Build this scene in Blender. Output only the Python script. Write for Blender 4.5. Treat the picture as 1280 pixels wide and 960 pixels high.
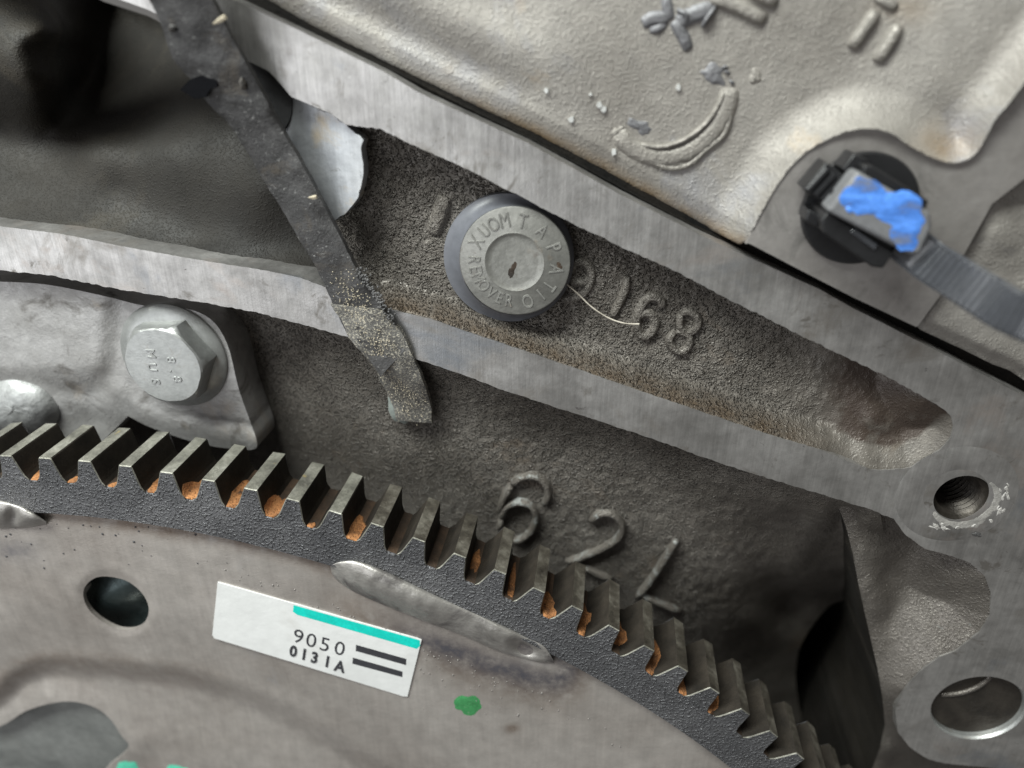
import bpy, bmesh, math, random
import numpy as np
from mathutils import Vector, Matrix
from mathutils.geometry import delaunay_2d_cdt

for o in list(bpy.data.objects): bpy.data.objects.remove(o)
S = bpy.context.scene
COL = S.collection
R = math.radians
MM = 0.001
# ------------------------------------------------------------------ camera
F, VX, VY, H = 916.0, 772.0, 33.9, 0.122        # focal length in photo pixels, vanishing point of the engine axis, camera height over the flange
_z = np.array([VX-640, VY-480, F]); _z /= np.linalg.norm(_z)
_x = np.array([1, 0, 0.]) - _z[0]*_z; _x /= np.linalg.norm(_x)
_y = np.cross(_z, _x)
RW = np.array([_x, _y, _z])
def T(v): w = RW @ np.array(v, float); return Vector((w[0], -w[1], -w[2]))
cam = bpy.data.objects.new('camera', bpy.data.cameras.new('camera')); COL.objects.link(cam)
r_, u_, b_ = T((1,0,0)), T((0,-1,0)), T((0,0,-1))
cam.matrix_world = Matrix(((r_.x,u_.x,b_.x,0),(r_.y,u_.y,b_.y,0),(r_.z,u_.z,b_.z,H),(0,0,0,1)))
cam.data.sensor_width = 36; cam.data.lens = 36*F/1280
cam.data.clip_start = .005; cam.data.clip_end = 20
cam.data.dof.use_dof = True; cam.data.dof.focus_distance = .137; cam.data.dof.aperture_fstop = 9.0
S.camera = cam
def PA(px, py, z):                                # photo pixel -> point on the real plane at height z (arrays)
    px, py, z = np.broadcast_arrays(np.asarray(px,float), np.asarray(py,float), np.asarray(z,float))
    c = np.stack([(px-640)/F, (py-480)/F, np.ones_like(px)], -1)
    w = c @ RW.T
    t = (H - z)/w[...,2]
    return np.stack([w[...,0]*t, -w[...,1]*t, z], -1)
def P(px, py, z=0.): return Vector(PA(px, py, z).tolist())
# ------------------------------------------------------------------ world and lamps
W = bpy.data.worlds.new('World'); S.world = W; W.use_nodes = True
W.node_tree.nodes['Background'].inputs[0].default_value = (1, .97, .93, 1)
W.node_tree.nodes['Background'].inputs[1].default_value = .16
def area(name, loc, target, size, power, col, sy=None):
    l = bpy.data.lights.new(name, 'AREA'); l.energy = power; l.size = size; l.color = col
    if sy: l.shape = 'RECTANGLE'; l.size_y = sy
    o = bpy.data.objects.new(name, l); COL.objects.link(o); o.location = loc
    o.rotation_euler = (Vector(target)-Vector(loc)).to_track_quat('-Z', 'Y').to_euler()
    return o
area('window_light', (-.33, -.05, .45), (-.02, -.03, 0), .42, 1.35, (.93, .96, 1), .46)
area('door_light', (-.24, .46, .27), (0, -.04, 0),   .50, 9.8, (.95, 1, .96), .15)
S.view_settings.view_transform = 'Standard'; S.view_settings.look = 'None'
S.view_settings.exposure = 0; S.view_settings.gamma = 1
S.render.engine = 'CYCLES'

# ------------------------------------------------------------------ noise, outlines, fields
def _hash(i, j, s): 
    n = (i.astype(np.int64)*374761393 + j.astype(np.int64)*668265263 + s*974711) & 0x7fffffff
    n = (n ^ (n >> 13))*1274126177 & 0x7fffffff
    return ((n ^ (n >> 16)) & 0xffff)/65535.
def vnoise(x, y, s=0):
    i, j = np.floor(x), np.floor(y); u, v = x-i, y-j
    u = u*u*(3-2*u); v = v*v*(3-2*v)
    a, b, c, d = _hash(i,j,s), _hash(i+1,j,s), _hash(i,j+1,s), _hash(i+1,j+1,s)
    return (a*(1-u)+b*u)*(1-v)+(c*(1-u)+d*u)*v - .5
def fbm(x, y, s=0, o=3):
    t = 0; a = 1
    for k in range(o): t = t + a*vnoise(x*2**k, y*2**k, s+k*17); a *= .5
    return t
def resample(pts, step, closed=True, amp=0, seed=0):
    p = np.array(pts, float)
    if closed: p = np.vstack([p, p[:1]])
    d = np.r_[0, np.cumsum(np.hypot(*np.diff(p, axis=0).T))]
    n = max(3, int(d[-1]/step))
    t = np.linspace(0, d[-1], n+1)
    q = np.c_[np.interp(t, d, p[:,0]), np.interp(t, d, p[:,1])]
    if closed: q = q[:-1]
    if amp:
        q = q + amp*np.c_[fbm(q[:,0]/5, q[:,1]/5, seed), fbm(q[:,0]/5, q[:,1]/5, seed+99)]
    return q
def smooth(pts, closed=True, n=6):                # Catmull-Rom through the traced points
    p = np.array(pts, float); N = len(p); out = []
    for i in range(N if closed else N-1):
        if closed: a,b,c,d = p[i-1], p[i], p[(i+1)%N], p[(i+2)%N]
        else: a,b,c,d = p[max(i-1,0)], p[i], p[i+1], p[min(i+2,N-1)]
        for t in np.arange(n)/n:
            out.append(.5*((2*b)+(c-a)*t+(2*a-5*b+4*c-d)*t*t+(3*b-a-3*c+d)*t**3))
    if not closed: out.append(p[-1])
    return np.array(out)
def inside(q, loop):
    x, y = q[:,0], q[:,1]; r = np.zeros(len(q), bool); n = len(loop)
    for i in range(n):
        x1,y1 = loop[i]; x2,y2 = loop[(i+1)%n]
        if y1 == y2: continue
        c = ((y1 > y) != (y2 > y)) & (x < (x2-x1)*(y-y1)/(y2-y1)+x1)
        r ^= c
    return r
def dist(x, y, line, closed=False):
    p = np.array(line, float)
    if closed: p = np.vstack([p, p[:1]])
    best = np.full(x.shape, 1e9)
    for (ax,ay),(bx,by) in zip(p[:-1], p[1:]):
        L = (bx-ax)**2+(by-ay)**2+1e-9
        t = np.clip(((x-ax)*(bx-ax)+(y-ay)*(by-ay))/L, 0, 1)
        best = np.minimum(best, np.hypot(x-ax-t*(bx-ax), y-ay-t*(by-ay)))
    return best
def sstep(a, b, x): t = np.clip((x-a)/(b-a), 0, 1); return t*t*(3-2*t)
def tps(ctrl, lam=1e-3):
    c = np.array(ctrl, float); X = c[:,:2]/100; n = len(c)
    def U(r2): return .5*r2*np.log(r2+1e-9)
    D = ((X[:,None]-X[None])**2).sum(-1)
    A = np.zeros((n+3, n+3)); A[:n,:n] = U(D)+lam*np.eye(n); A[:n,n] = 1; A[:n,n+1:] = X
    A[n:,:n] = A[:n,n:].T
    w = np.linalg.solve(A, np.r_[c[:,2], 0, 0, 0])
    def f(x, y):
        x, y = np.asarray(x)/100, np.asarray(y)/100
        o = w[n]+w[n+1]*x+w[n+2]*y
        for k in range(n): o = o + w[k]*U((x-X[k,0])**2+(y-X[k,1])**2)
        return o
    return f

# ------------------------------------------------------------------ objects
def thing(name, label, cat, loc=(0,0,0), group=None):
    o = bpy.data.objects.new(name, None); COL.objects.link(o); o.location = loc
    o.empty_display_size = .01; o['label'] = label; o['category'] = cat
    if group: o['group'] = group
    return o
def wloc(o):
    v = Vector((0,0,0))
    while o: v += o.location; o = o.parent
    return v
def link(name, me, parent=None, mat=None, kind=None, label=None, sm=None):
    o = bpy.data.objects.new(name, me); COL.objects.link(o); o.parent = parent
    if mat and not me.materials:
        for m in (mat if isinstance(mat, (list,tuple)) else [mat]): me.materials.append(m)
    if kind: o['kind'] = kind
    if label: o['label'] = label
    if sm is not None: shade(me, sm)
    return o
def shade(me, ang=35):
    if ang == 0: return
    me.polygons.foreach_set('use_smooth', [True]*len(me.polygons))
    if ang < 180: me.set_sharp_from_angle(angle=R(ang))
def mesh(name, V, Fc, parent=None, mat=None, sm=35, off=None, **kw):
    """V in world metres; stored relative to the parent's place"""
    b = wloc(parent) if off is None else Vector(off)
    me = bpy.data.meshes.new(name)
    V = np.asarray(V, float) - np.array(b)
    me.from_pydata(V.tolist(), [], [tuple(f) for f in Fc]); me.update()
    return link(name, me, parent, mat, sm=sm, **kw)
def bevel(o, w, seg=2, ang=40):
    m = o.modifiers.new('bevel', 'BEVEL'); m.width = w; m.segments = seg; m.limit_method = 'ANGLE'; m.angle_limit = R(ang)
    return o
def cdt(outer, holes, step):
    """triangulate an outline with holes (photo pixels), interior grid points every `step`"""
    loops = [np.asarray(outer)]+[np.asarray(h) for h in holes]
    pts = list(map(tuple, np.vstack(loops))); edges = []; s = 0
    for l in loops:
        n = len(l); edges += [(s+i, s+(i+1)%n) for i in range(n)]; s += n
    if step:
        lo, hi = loops[0].min(0), loops[0].max(0)
        gx, gy = np.meshgrid(np.arange(lo[0], hi[0], step), np.arange(lo[1], hi[1], step*.87))
        gx = gx + (np.arange(gx.shape[0])%2)[:,None]*step*.5
        q = np.c_[gx.ravel(), gy.ravel()]
        k = inside(q, loops[0])
        for h in loops[1:]: k &= ~inside(q, h)
        q = q[k]
        # keep grid points away from the outline
        key = set()
        for l in loops:
            for a in l: key.add((round(a[0]/step), round(a[1]/step)))
        q = [tuple(a) for a in q if (round(a[0]/step), round(a[1]/step)) not in key]
        pts += q
    v, e, f, *_ = delaunay_2d_cdt([Vector(p) for p in pts], edges, [], 0, 1e-7)
    v = np.array([(a.x, a.y) for a in v]); f = np.array([t for t in f if len(t) == 3])
    c = v[f].mean(1); k = inside(c, loops[0])
    for h in loops[1:]: k &= ~inside(c, h)
    f = f[k]
    a, b, d = v[f[:,0]], v[f[:,1]], v[f[:,2]]
    ar = (b[:,0]-a[:,0])*(d[:,1]-a[:,1])-(b[:,1]-a[:,1])*(d[:,0]-a[:,0])
    f[ar > 0] = f[ar > 0][:, ::-1]                 # y points down in the photo
    return v, f
def sheet(name, outer, zf, parent, mat, step=3, holes=(), depth=None, sm=50, amp=0, bstep=None, stains=(), skirt=None, hdepth=None, calm=None, **kw):
    """solid-edged surface: the outline at height zf(px,py) [mm], walls going `depth` mm down"""
    bs = bstep or step
    loops = [resample(outer, bs, True, amp, 3)]+[resample(h, min(bs, 3), True) for h in holes]
    v, f = cdt(loops[0], loops[1:], step)
    z = zf(v[:,0], v[:,1]) if callable(zf) else np.full(len(v), float(zf))
    V = PA(v[:,0], v[:,1], z*MM)
    Fs = [tuple(t) for t in f]; nt_ = len(Fs)
    hp = set()
    if hdepth: hp = {(round(a[0],3), round(a[1],3)) for l in loops[1:] for a in l}
    if depth:
        ec = {}
        for t in Fs:
            for i in range(3):
                a, b = t[i], t[(i+1)%3]
                if (b,a) in ec: ec.pop((b,a))
                else: ec[(a,b)] = 1
        bi = {}; add = []
        for (a,b) in ec:
            for k in (a,b):
                if k not in bi:
                    bi[k] = len(V)+len(add); p = V[k].copy(); p[2] -= (hdepth if (round(v[k,0],3), round(v[k,1],3)) in hp else depth)*MM; add.append(p)
            Fs.append((b, a, bi[a], bi[b]))
        V = np.vstack([V, add])
    o = mesh(name, V, Fs, parent, mat, sm, **kw)
    if calm:
        a = o.data.attributes.new('calm', 'FLOAT', 'POINT'); w = np.zeros(len(V)); w[:len(v)] = calm(v[:,0], v[:,1]); a.data.foreach_set('value', w)
    for k, fn in enumerate(stains):
        a = o.data.attributes.new('stain%d' % k, 'FLOAT', 'POINT'); w = np.zeros(len(V)); w[:len(v)] = fn(v[:,0], v[:,1])
        a.data.foreach_set('value', w)
    if skirt:
        o.data.materials.append(skirt)
        for p in o.data.polygons[nt_:]: p.material_index = 1
    return o
def sweep(name, path, rad, parent, mat, n=8, rz=None, cap=True, noise=0, sm=60, flat=None, **kw):
    """tube along world points; rad a number or one per point"""
    p = [Vector(a) for a in path]; N = len(p); rads = rad if hasattr(rad, '__len__') else [rad]*N
    V, Fs = [], []
    for i in range(N):
        t = (p[min(i+1,N-1)]-p[max(i-1,0)]).normalized()
        up = Vector((0,0,1)); s = t.cross(up)
        if s.length < 1e-3: s = Vector((1,0,0))
        s.normalize(); u = s.cross(t).normalized()
        for k in range(n):
            a = 2*math.pi*k/n
            r = rads[i]*(1+noise*(random.random()-.5))
            V.append(p[i]+s*math.cos(a)*r+u*math.sin(a)*r*(flat or 1))
    for i in range(N-1):
        for k in range(n): Fs.append((i*n+k, i*n+(k+1)%n, (i+1)*n+(k+1)%n, (i+1)*n+k))
    if cap: Fs += [tuple(range(n))[::-1], tuple(range((N-1)*n, N*n))]
    return mesh(name, [tuple(a) for a in V], Fs, parent, mat, sm, **kw)
def lathe(name, prof, c, parent, mat, n=64, sm=35, c2=None, **kw):
    """profile [(r,z)] in metres round a vertical axis at c; c2(z) may shift the centre"""
    V, Fs = [], []
    for r, z in prof:
        for k in range(n):
            a = 2*math.pi*k/n; V.append((c[0]+r*math.cos(a), c[1]+r*math.sin(a), z))
    for i in range(len(prof)-1):
        for k in range(n): Fs.append((i*n+k, i*n+(k+1)%n, (i+1)*n+(k+1)%n, (i+1)*n+k))
    if prof[-1][0] > 0 and kw.pop('close', False): Fs.append(tuple(range((len(prof)-1)*n, len(prof)*n)))
    return mesh(name, V, Fs, parent, mat, sm, **kw)
_tc = {}
def glyphs(txt, size, depth, bev=0, spacing=1, shear=0):
    key = (txt, size, depth, bev, spacing)
    if key in _tc: return _tc[key]
    cu = bpy.data.curves.new('t', 'FONT'); cu.body = txt; cu.size = size; cu.extrude = depth/2; cu.bevel_depth = bev
    cu.space_character = spacing; cu.align_x = 'CENTER'; cu.align_y = 'CENTER'; cu.resolution_u = 3; cu.offset = 0
    o = bpy.data.objects.new('t', cu); COL.objects.link(o)
    bpy.context.view_layer.update()
    me = bpy.data.meshes.new_from_object(o.evaluated_get(bpy.context.evaluated_depsgraph_get()))
    bpy.data.objects.remove(o); bpy.data.curves.remove(cu)
    V = np.array([v.co[:] for v in me.vertices]); Fs = [tuple(p.vertices) for p in me.polygons]
    bpy.data.meshes.remove(me)
    _tc[key] = (V, Fs); return V, Fs
def letter(name, txt, org, xdir, size, depth, parent, mat, sx=1, bev=0, **kw):
    """text lying in the plane of the face: org centre, xdir direction of reading (world, horizontal)"""
    V, Fs = glyphs(txt, size, depth, bev)
    x = Vector(xdir).normalized(); y = Vector((-x.y, x.x, 0))
    W_ = np.outer(V[:,0]*sx, np.array(x))+np.outer(V[:,1], np.array(y))+np.outer(V[:,2], (0,0,1))+np.array(org)
    return mesh(name, W_, Fs, parent, mat, 30, **kw)

# ------------------------------------------------------------------ materials
def material(name, cols, scale=120, rough=(.4,.6), metal=0., bumps=(), spots=(), detail=6, spec=.5, stretch=None, contrast=(.3,.7), rscale=None, coat=0, fine=.14, stains=(), streak=None):
    """cols: 2-3 base colours mixed by noise; bumps: (kind, scale, height_m, contrast); spots: (colour, scale, lo, hi, rough)"""
    m = bpy.data.materials.new(name); m.use_nodes = True; nt = m.node_tree; N = nt.nodes; L = nt.links
    bs = N['Principled BSDF']; tc = N.new('ShaderNodeTexCoord')
    oi = N.new('ShaderNodeObjectInfo'); ad = N.new('ShaderNodeVectorMath'); ad.operation = 'ADD'
    sc0 = N.new('ShaderNodeVectorMath'); sc0.operation = 'SCALE'; sc0.inputs[0].default_value = (.7, .45, .3); L.new(oi.outputs['Random'], sc0.inputs['Scale'])
    L.new(tc.outputs['Object'], ad.inputs[0]); L.new(sc0.outputs[0], ad.inputs[1]); co = ad.outputs[0]
    def noise(sc, det=detail, rg=.6, dist=0, vec=None):
        n = N.new('ShaderNodeTexNoise'); n.inputs['Scale'].default_value = sc; n.inputs['Detail'].default_value = det
        n.inputs['Roughness'].default_value = rg; n.inputs['Distortion'].default_value = dist
        L.new(vec or co, n.inputs['Vector']); return n.outputs['Fac']
    def ramp(fac, a, b, ca=(0,0,0,1), cb=(1,1,1,1), mid=None):
        r = N.new('ShaderNodeValToRGB'); e = r.color_ramp.elements
        e[0].position = a; e[0].color = ca; e[1].position = b; e[1].color = cb
        if mid: x = e.new((a+b)/2); x.color = mid
        L.new(fac, r.inputs[0]); return r.outputs[0]
    c4 = [(*c, 1) for c in cols]
    vec = co
    if stretch:
        mp = N.new('ShaderNodeMapping'); mp.inputs['Scale'].default_value = stretch[0]; mp.inputs['Rotation'].default_value = (0,0,R(stretch[1]))
        L.new(co, mp.inputs[0]); vec = mp.outputs[0]
    col = ramp(noise(scale, vec=vec), contrast[0], contrast[1], c4[0], c4[-1], c4[1] if len(c4) > 2 else None)
    fine = ramp(noise(scale*7, 4), .25, .75, (1-fine,1-fine,1-fine,1), (1+fine,1+fine,1+fine,1))
    mx = N.new('ShaderNodeMix'); mx.data_type = 'RGBA'; mx.blend_type = 'MULTIPLY'; mx.inputs[0].default_value = 1
    L.new(col, mx.inputs[6]); L.new(fine, mx.inputs[7]); col = mx.outputs[2]
    if streak:                                       # cutter marks
        for (ss, an, am) in streak:
            w = N.new('ShaderNodeMapping'); w.inputs['Rotation'].default_value = (0,0,R(an)); w.inputs['Scale'].default_value = (1,.05,1)
            L.new(co, w.inputs[0]); f_ = ramp(noise(ss, 3, .6, vec=w.outputs[0]), .3, .7, (1-am,1-am,1-am,1), (1+am,1+am,1+am,1))
            q = N.new('ShaderNodeMix'); q.data_type = 'RGBA'; q.blend_type = 'MULTIPLY'; q.inputs[0].default_value = 1; L.new(col, q.inputs[6]); L.new(f_, q.inputs[7]); col = q.outputs[2]
    rg = N.new('ShaderNodeMapRange'); rg.inputs[1].default_value = .3; rg.inputs[2].default_value = .7
    rg.inputs[3].default_value = rough[0]; rg.inputs[4].default_value = rough[1]
    L.new(noise(rscale or scale*2.3, 5), rg.inputs[0]); rf = rg.outputs[0]
    for (sc_, s, lo, hi, rr) in spots:
        f = ramp(noise(s, 5, .65, .6), lo, hi)
        q = N.new('ShaderNodeMix'); q.data_type = 'RGBA'; L.new(f, q.inputs[0]); L.new(col, q.inputs[6]); q.inputs[7].default_value = (*sc_, 1); col = q.outputs[2]
        if rr is not None:
            q = N.new('ShaderNodeMix'); q.data_type = 'FLOAT'; L.new(f, q.inputs[0]); L.new(rf, q.inputs[2]); q.inputs[3].default_value = rr; rf = q.outputs[0]
    for k, sc_ in enumerate(stains):                 # grime, heat tint and other colour patches whose outline is stored on the mesh
        at = N.new('ShaderNodeAttribute'); at.attribute_name = 'stain%d' % k
        ml = N.new('ShaderNodeMath'); ml.operation = 'MULTIPLY'; ml.use_clamp = True
        rr_ = ramp(noise(220, 6, .7), .25, .60); L.new(at.outputs['Fac'], ml.inputs[0]); L.new(rr_, ml.inputs[1])
        q = N.new('ShaderNodeMix'); q.data_type = 'RGBA'; L.new(ml.outputs[0], q.inputs[0]); L.new(col, q.inputs[6]); q.inputs[7].default_value = (*sc_, 1); col = q.outputs[2]
    L.new(col, bs.inputs['Base Color']); L.new(rf, bs.inputs['Roughness'])
    bs.inputs['Metallic'].default_value = metal; bs.inputs['Specular IOR Level'].default_value = spec
    if coat: bs.inputs['Coat Weight'].default_value = coat; bs.inputs['Coat Roughness'].default_value = .15
    prev = None
    ca = N.new('ShaderNodeAttribute'); ca.attribute_name = 'calm'
    cm = N.new('ShaderNodeMath'); cm.operation = 'SUBTRACT'; cm.inputs[0].default_value = 1; L.new(ca.outputs['Fac'], cm.inputs[1])
    for (kind, s, h, *x) in bumps:
        if kind == 'noise': f = noise(s, 4, .6)
        elif kind == 'grain':
            v = N.new('ShaderNodeTexVoronoi'); v.inputs['Scale'].default_value = s; v.inputs['Randomness'].default_value = 1
            L.new(co, v.inputs['Vector']); f = v.outputs['Distance']
        elif kind == 'pebble':                   # separate round sand-casting grains
            n_ = noise(s, 2, .5); mr = N.new('ShaderNodeMapRange'); mr.interpolation_type = 'SMOOTHSTEP'
            mr.inputs[1].default_value = .46; mr.inputs[2].default_value = .74; L.new(n_, mr.inputs[0]); f = mr.outputs[0]
        elif kind == 'line':                      # fine machining marks
            w = N.new('ShaderNodeMapping'); w.inputs['Rotation'].default_value = (0,0,R(x[0])); w.inputs['Scale'].default_value = (1,.04,1)
            L.new(co, w.inputs[0]); f = noise(s, 3, .6, vec=w.outputs[0])
        b = N.new('ShaderNodeBump'); L.new(cm.outputs[0], b.inputs['Strength']); b.inputs['Distance'].default_value = h
        L.new(f, b.inputs['Height']); b.invert = kind == 'grain'
        if prev: L.new(prev, b.inputs['Normal'])
        prev = b.outputs[0]
    if prev: L.new(prev, bs.inputs['Normal'])
    return m
M = {}
M['machined'] = material('machined_iron', [(.25,.24,.23),(.375,.362,.35),(.48,.466,.452)], 75, (.28,.50), .78, [('line',2600,.00002,30),('line',620,.00004,-14),('noise',1500,.00003)],
    [((.17,.155,.14), 190, .62, .74, .6), ((.24,.22,.20), 60, .56, .72, .55), ((.52,.51,.49), 900, .72, .78, .5), ((.40,.345,.31), 40, .58, .74, .45), ((.23,.245,.27), 33, .57, .72, .4), ((.50,.49,.47), 1300, .70, .76, .4), ((.20,.185,.17), 120, .62, .68, .55), ((.14,.13,.125), 420, .68, .73, .6)], streak=[(700,-14,.05),(2400,-62,.10)])
M['tab'] = material('fresh_cut_metal', [(.30,.31,.33),(.40,.41,.425),(.48,.485,.49)], 80, (.40,.56), .6, [('line',1800,.00003,60),('noise',700,.00008)], [((.42,.37,.30), 130, .57, .70, .5), ((.24,.24,.24), 420, .64, .72, .6)], streak=[(900,60,.10)])
M['cast'] = material('rough_cast_iron', [(.080,.070,.060),(.122,.109,.095),(.165,.15,.133)], 60, (.36,.56), .3, [('noise',420,.00022),('pebble',1500,.00030),('pebble',3000,.00016)],
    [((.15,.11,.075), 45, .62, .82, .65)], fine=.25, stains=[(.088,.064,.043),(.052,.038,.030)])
M['castdark'] = material('shade_black_casting', [(.008,.007,.0058),(.021,.018,.0142)], 40, (.52,.74), 0, [('pebble',2300,.00006),('noise',4600,.00004)], [((.042,.035,.025), 35, .58, .78, .65)], spec=.3)  # casting copy with the shade of deep recesses put into its colour
M['castsmooth'] = material('cast_iron_web', [(.10,.088,.077),(.16,.145,.13)], 60, (.28,.42), .5, [('pebble',1900,.00009),('pebble',3600,.00005)], [((.2,.2,.19), 700, .66, .74, .5)])
M['alu'] = material('cast_aluminium', [(.205,.188,.168),(.255,.237,.215),(.30,.281,.257)], 45, (.50,.62), .3, [('pebble',2000,.00007),('pebble',4200,.00004)],
    [((.255,.25,.26), 40, .58, .74, .45), ((.36,.27,.17), 28, .66, .82, .5), ((.20,.18,.165), 300, .72, .80, .6)], stains=[(.22,.155,.09)])
M['pad'] = material('machined_aluminium_pad', [(.27,.25,.235),(.36,.34,.325)], 60, (.36,.5), .55, [('noise',1500,.00004)], [((.18,.17,.16), 110, .56, .7, .55)])
M['retainer'] = material('retainer_aluminium', [(.27,.26,.25),(.40,.39,.385)], 90, (.42,.6), .45, [('noise',1300,.00012),('noise',3000,.00006)], [((.13,.12,.11), 120, .58, .72, .6), ((.34,.30,.26), 60, .6, .75, .6)])
M['bolt'] = material('zinc_plated_steel', [(.29,.295,.288),(.41,.415,.405)], 110, (.32,.46), .65, [('noise',2500,.00004)], [((.3,.28,.25), 300, .6, .75, .5)])
M['gear'] = material('ring_gear_steel', [(.070,.070,.074),(.108,.107,.112),(.145,.143,.148)], 60, (.32,.5), .5, [('pebble',1900,.00030),('noise',3600,.00014)])
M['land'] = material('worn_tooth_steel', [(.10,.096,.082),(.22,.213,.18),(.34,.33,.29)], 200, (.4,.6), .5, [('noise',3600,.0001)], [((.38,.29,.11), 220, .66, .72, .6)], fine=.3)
M['flank'] = material('dark_tooth_flank', [(.012,.010,.008),(.032,.026,.020)], 200, (.6,.8), 0, [('noise',2600,.0001)], spec=.2)  # flanks much darker than the tooth lands
M['rust'] = material('orange_rust', [(.13,.062,.028),(.30,.125,.042),(.44,.20,.075)], 420, (.8,.95), 0, [('pebble',2200,.0002),('noise',4000,.0001)], [((.07,.035,.018), 500, .58, .68, .8)], fine=.3)
M['rootrust'] = material('brown_tooth_root', [(.018,.013,.009),(.070,.040,.022)], 220, (.6,.85), .1, [('noise',1800,.00015)])
M['plate'] = material('flexplate_steel', [(.32,.287,.262),(.385,.352,.325),(.43,.398,.37)], 40, (.34,.48), .5, [('noise',900,.00005),('noise',3600,.00003)],
    [((.27,.225,.20), 30, .60, .85, .5), ((.36,.36,.39), 22, .6, .8, .4), ((.24,.22,.21), 800, .70, .78, .5)], stains=[(.16,.115,.085),(.085,.085,.105)], streak=[(1500,25,.05),(500,70,.04)])
M['weld'] = material('weld_bead', [(.24,.225,.21),(.42,.40,.375)], 120, (.3,.5), .6, [('noise',1300,.0001)], [((.10,.09,.09), 90, .55, .7, .5)])
M['paper'] = material('white_label', [(.58,.58,.57),(.66,.66,.65)], 60, (.42,.6), 0, [('noise',160,.00016),('noise',1500,.00001)], [((.50,.485,.46), 70, .56, .78, .6), ((.5,.49,.47), 900, .72, .78, .6)], fine=.03)
def plain(name, c, rough=.5, metal=0, spec=.5, var=.15, scale=300, bump=0, coat=0):
    return material(name, [tuple(x*(1-var) for x in c), tuple(min(1,x*(1+var)) for x in c)], scale, (max(rough-.06,.02), rough+.06), metal, [('noise',1500,bump)] if bump else (), spec=spec, coat=coat)
M['teal'] = plain('teal_print', (.0,.50,.42), .5)
M['ink'] = plain('black_print', (.03,.03,.035), .5)
M['black'] = plain('black_plastic', (.012,.012,.013), .38, bump=.00004)
M['strap'] = plain('glossy_black_nylon', (.04,.042,.048), .17, spec=1.0)
M['greyface'] = plain('scuffed_plastic_face', (.15,.15,.155), .45, bump=.00006)
M['blue'] = material('blue_paint', [(.15,.16,.18),(.05,.16,.50),(.10,.28,.80)], 420, (.36,.6), 0, [('noise',1200,.00006)], stretch=((.35,1,1),-32), contrast=(.32,.58), fine=.3)
M['green'] = material('green_paint', [(.03,.15,.05),(.05,.27,.09)], 500, (.4,.6), 0, [('noise',1200,.00006)], [((.22,.25,.20), 700, .62, .70, .5)], fine=.25)
M['mint'] = plain('mint_paint', (.09,.50,.34), .5, bump=.00006)
M['plug'] = material('dull_plug_steel', [(.20,.197,.182),(.275,.27,.25)], 120, (.36,.5), .55, [('noise',1600,.00005)], [((.25,.18,.12), 110, .63, .80, .6), ((.18,.165,.15), 500, .62, .72, .55)], fine=.2)
M['sleeve'] = plain('grey_sealant', (.105,.108,.122), .42, var=.08, scale=80)
M['gasket'] = material('black_gasket', [(.004,.004,.004),(.012,.010,.008)], 100, (.6,.8), 0, [('noise',900,.0002)], spec=.15)
M['void'] = plain('recess_shade', (.004,.004,.005), .8, spec=.05)  # black that stands for the shade inside the notch
M['bore'] = material('oily_thread_steel', [(.03,.026,.022),(.07,.06,.05)], 200, (.3,.5), .6, [('noise',1500,.0001)])
M['tape'] = material('dusty_black_rubber', [(.018,.017,.017),(.045,.043,.043),(.095,.092,.091)], 55, (.42,.62), 0, [('noise',500,.0002),('noise',2600,.00012)], [((.20,.195,.19), 1500, .60, .70, .7), ((.06,.05,.04), 120, .58, .7, .6)], fine=.3)
M['sand'] = material('sandy_rubber', [(.055,.052,.05),(.16,.152,.14)], 120, (.6,.85), 0, [('noise',2600,.0002)], [((.36,.33,.27), 2600, .52, .60, .8), ((.03,.028,.026), 1500, .60, .68, .8)])
M['grain'] = plain('pale_grit', (.45,.39,.29), .7, var=.3)
M['tail'] = plain('pale_lit_end', (.20,.22,.205), .6, bump=.0001)
M['flake'] = plain('bright_flake', (.72,.72,.70), .3, .5)
M['crud'] = material('white_sealant_crud', [(.30,.285,.265),(.52,.50,.475)], 400, (.4,.7), .1, [('noise',1500,.0003)])
M['film'] = material('sealant_film', [(.26,.25,.235),(.44,.42,.39)], 350, (.4,.65), .3, [('noise',1500,.00012)], [((.58,.56,.53), 700, .60, .68, .6), ((.20,.19,.18), 500, .60, .70, .6)])
M['rust2'] = plain('dull_rust', (.26,.16,.09), .8, var=.3)
M['glint'] = material('oily_dark_steel', [(.035,.05,.05),(.09,.115,.115)], 160, (.24,.4), .75, [('noise',500,.0001)])
M['spatter'] = plain('dark_spatter_steel', (.20,.185,.175), .42, .5)
M['darkland'] = material('dark_tooth_land', [(.035,.030,.024),(.085,.075,.060),(.20,.185,.155)], 260, (.36,.55), .4, [('noise',3600,.0001)], [((.30,.28,.24), 1500, .66, .72, .5)], fine=.3)  # darker land colour for the teeth further right
M['hair'] = plain('pale_hair', (.42,.38,.32), .5)
M['greydisc'] = plain('grey_disc', (.035,.035,.036), .6, bump=.0001)
M['smoke'] = material('dull_cover', [(.13,.135,.13),(.24,.245,.235)], 70, (.4,.6), .4, [('noise',700,.0001)])
M['dome'] = material('bumpy_aluminium', [(.22,.22,.215),(.42,.425,.425)], 190, (.42,.6), .35, [('noise',900,.0002)])
M['mark'] = material('cast_mark_aluminium', [(.205,.19,.17),(.275,.255,.23)], 90, (.44,.58), .35, [('noise',1300,.00012),('pebble',2600,.00006)], [((.20,.185,.165), 260, .60, .74, .6)])
M['scar'] = plain('grey_scar_metal', (.17,.168,.175), .5, .4, bump=.0002)
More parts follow.
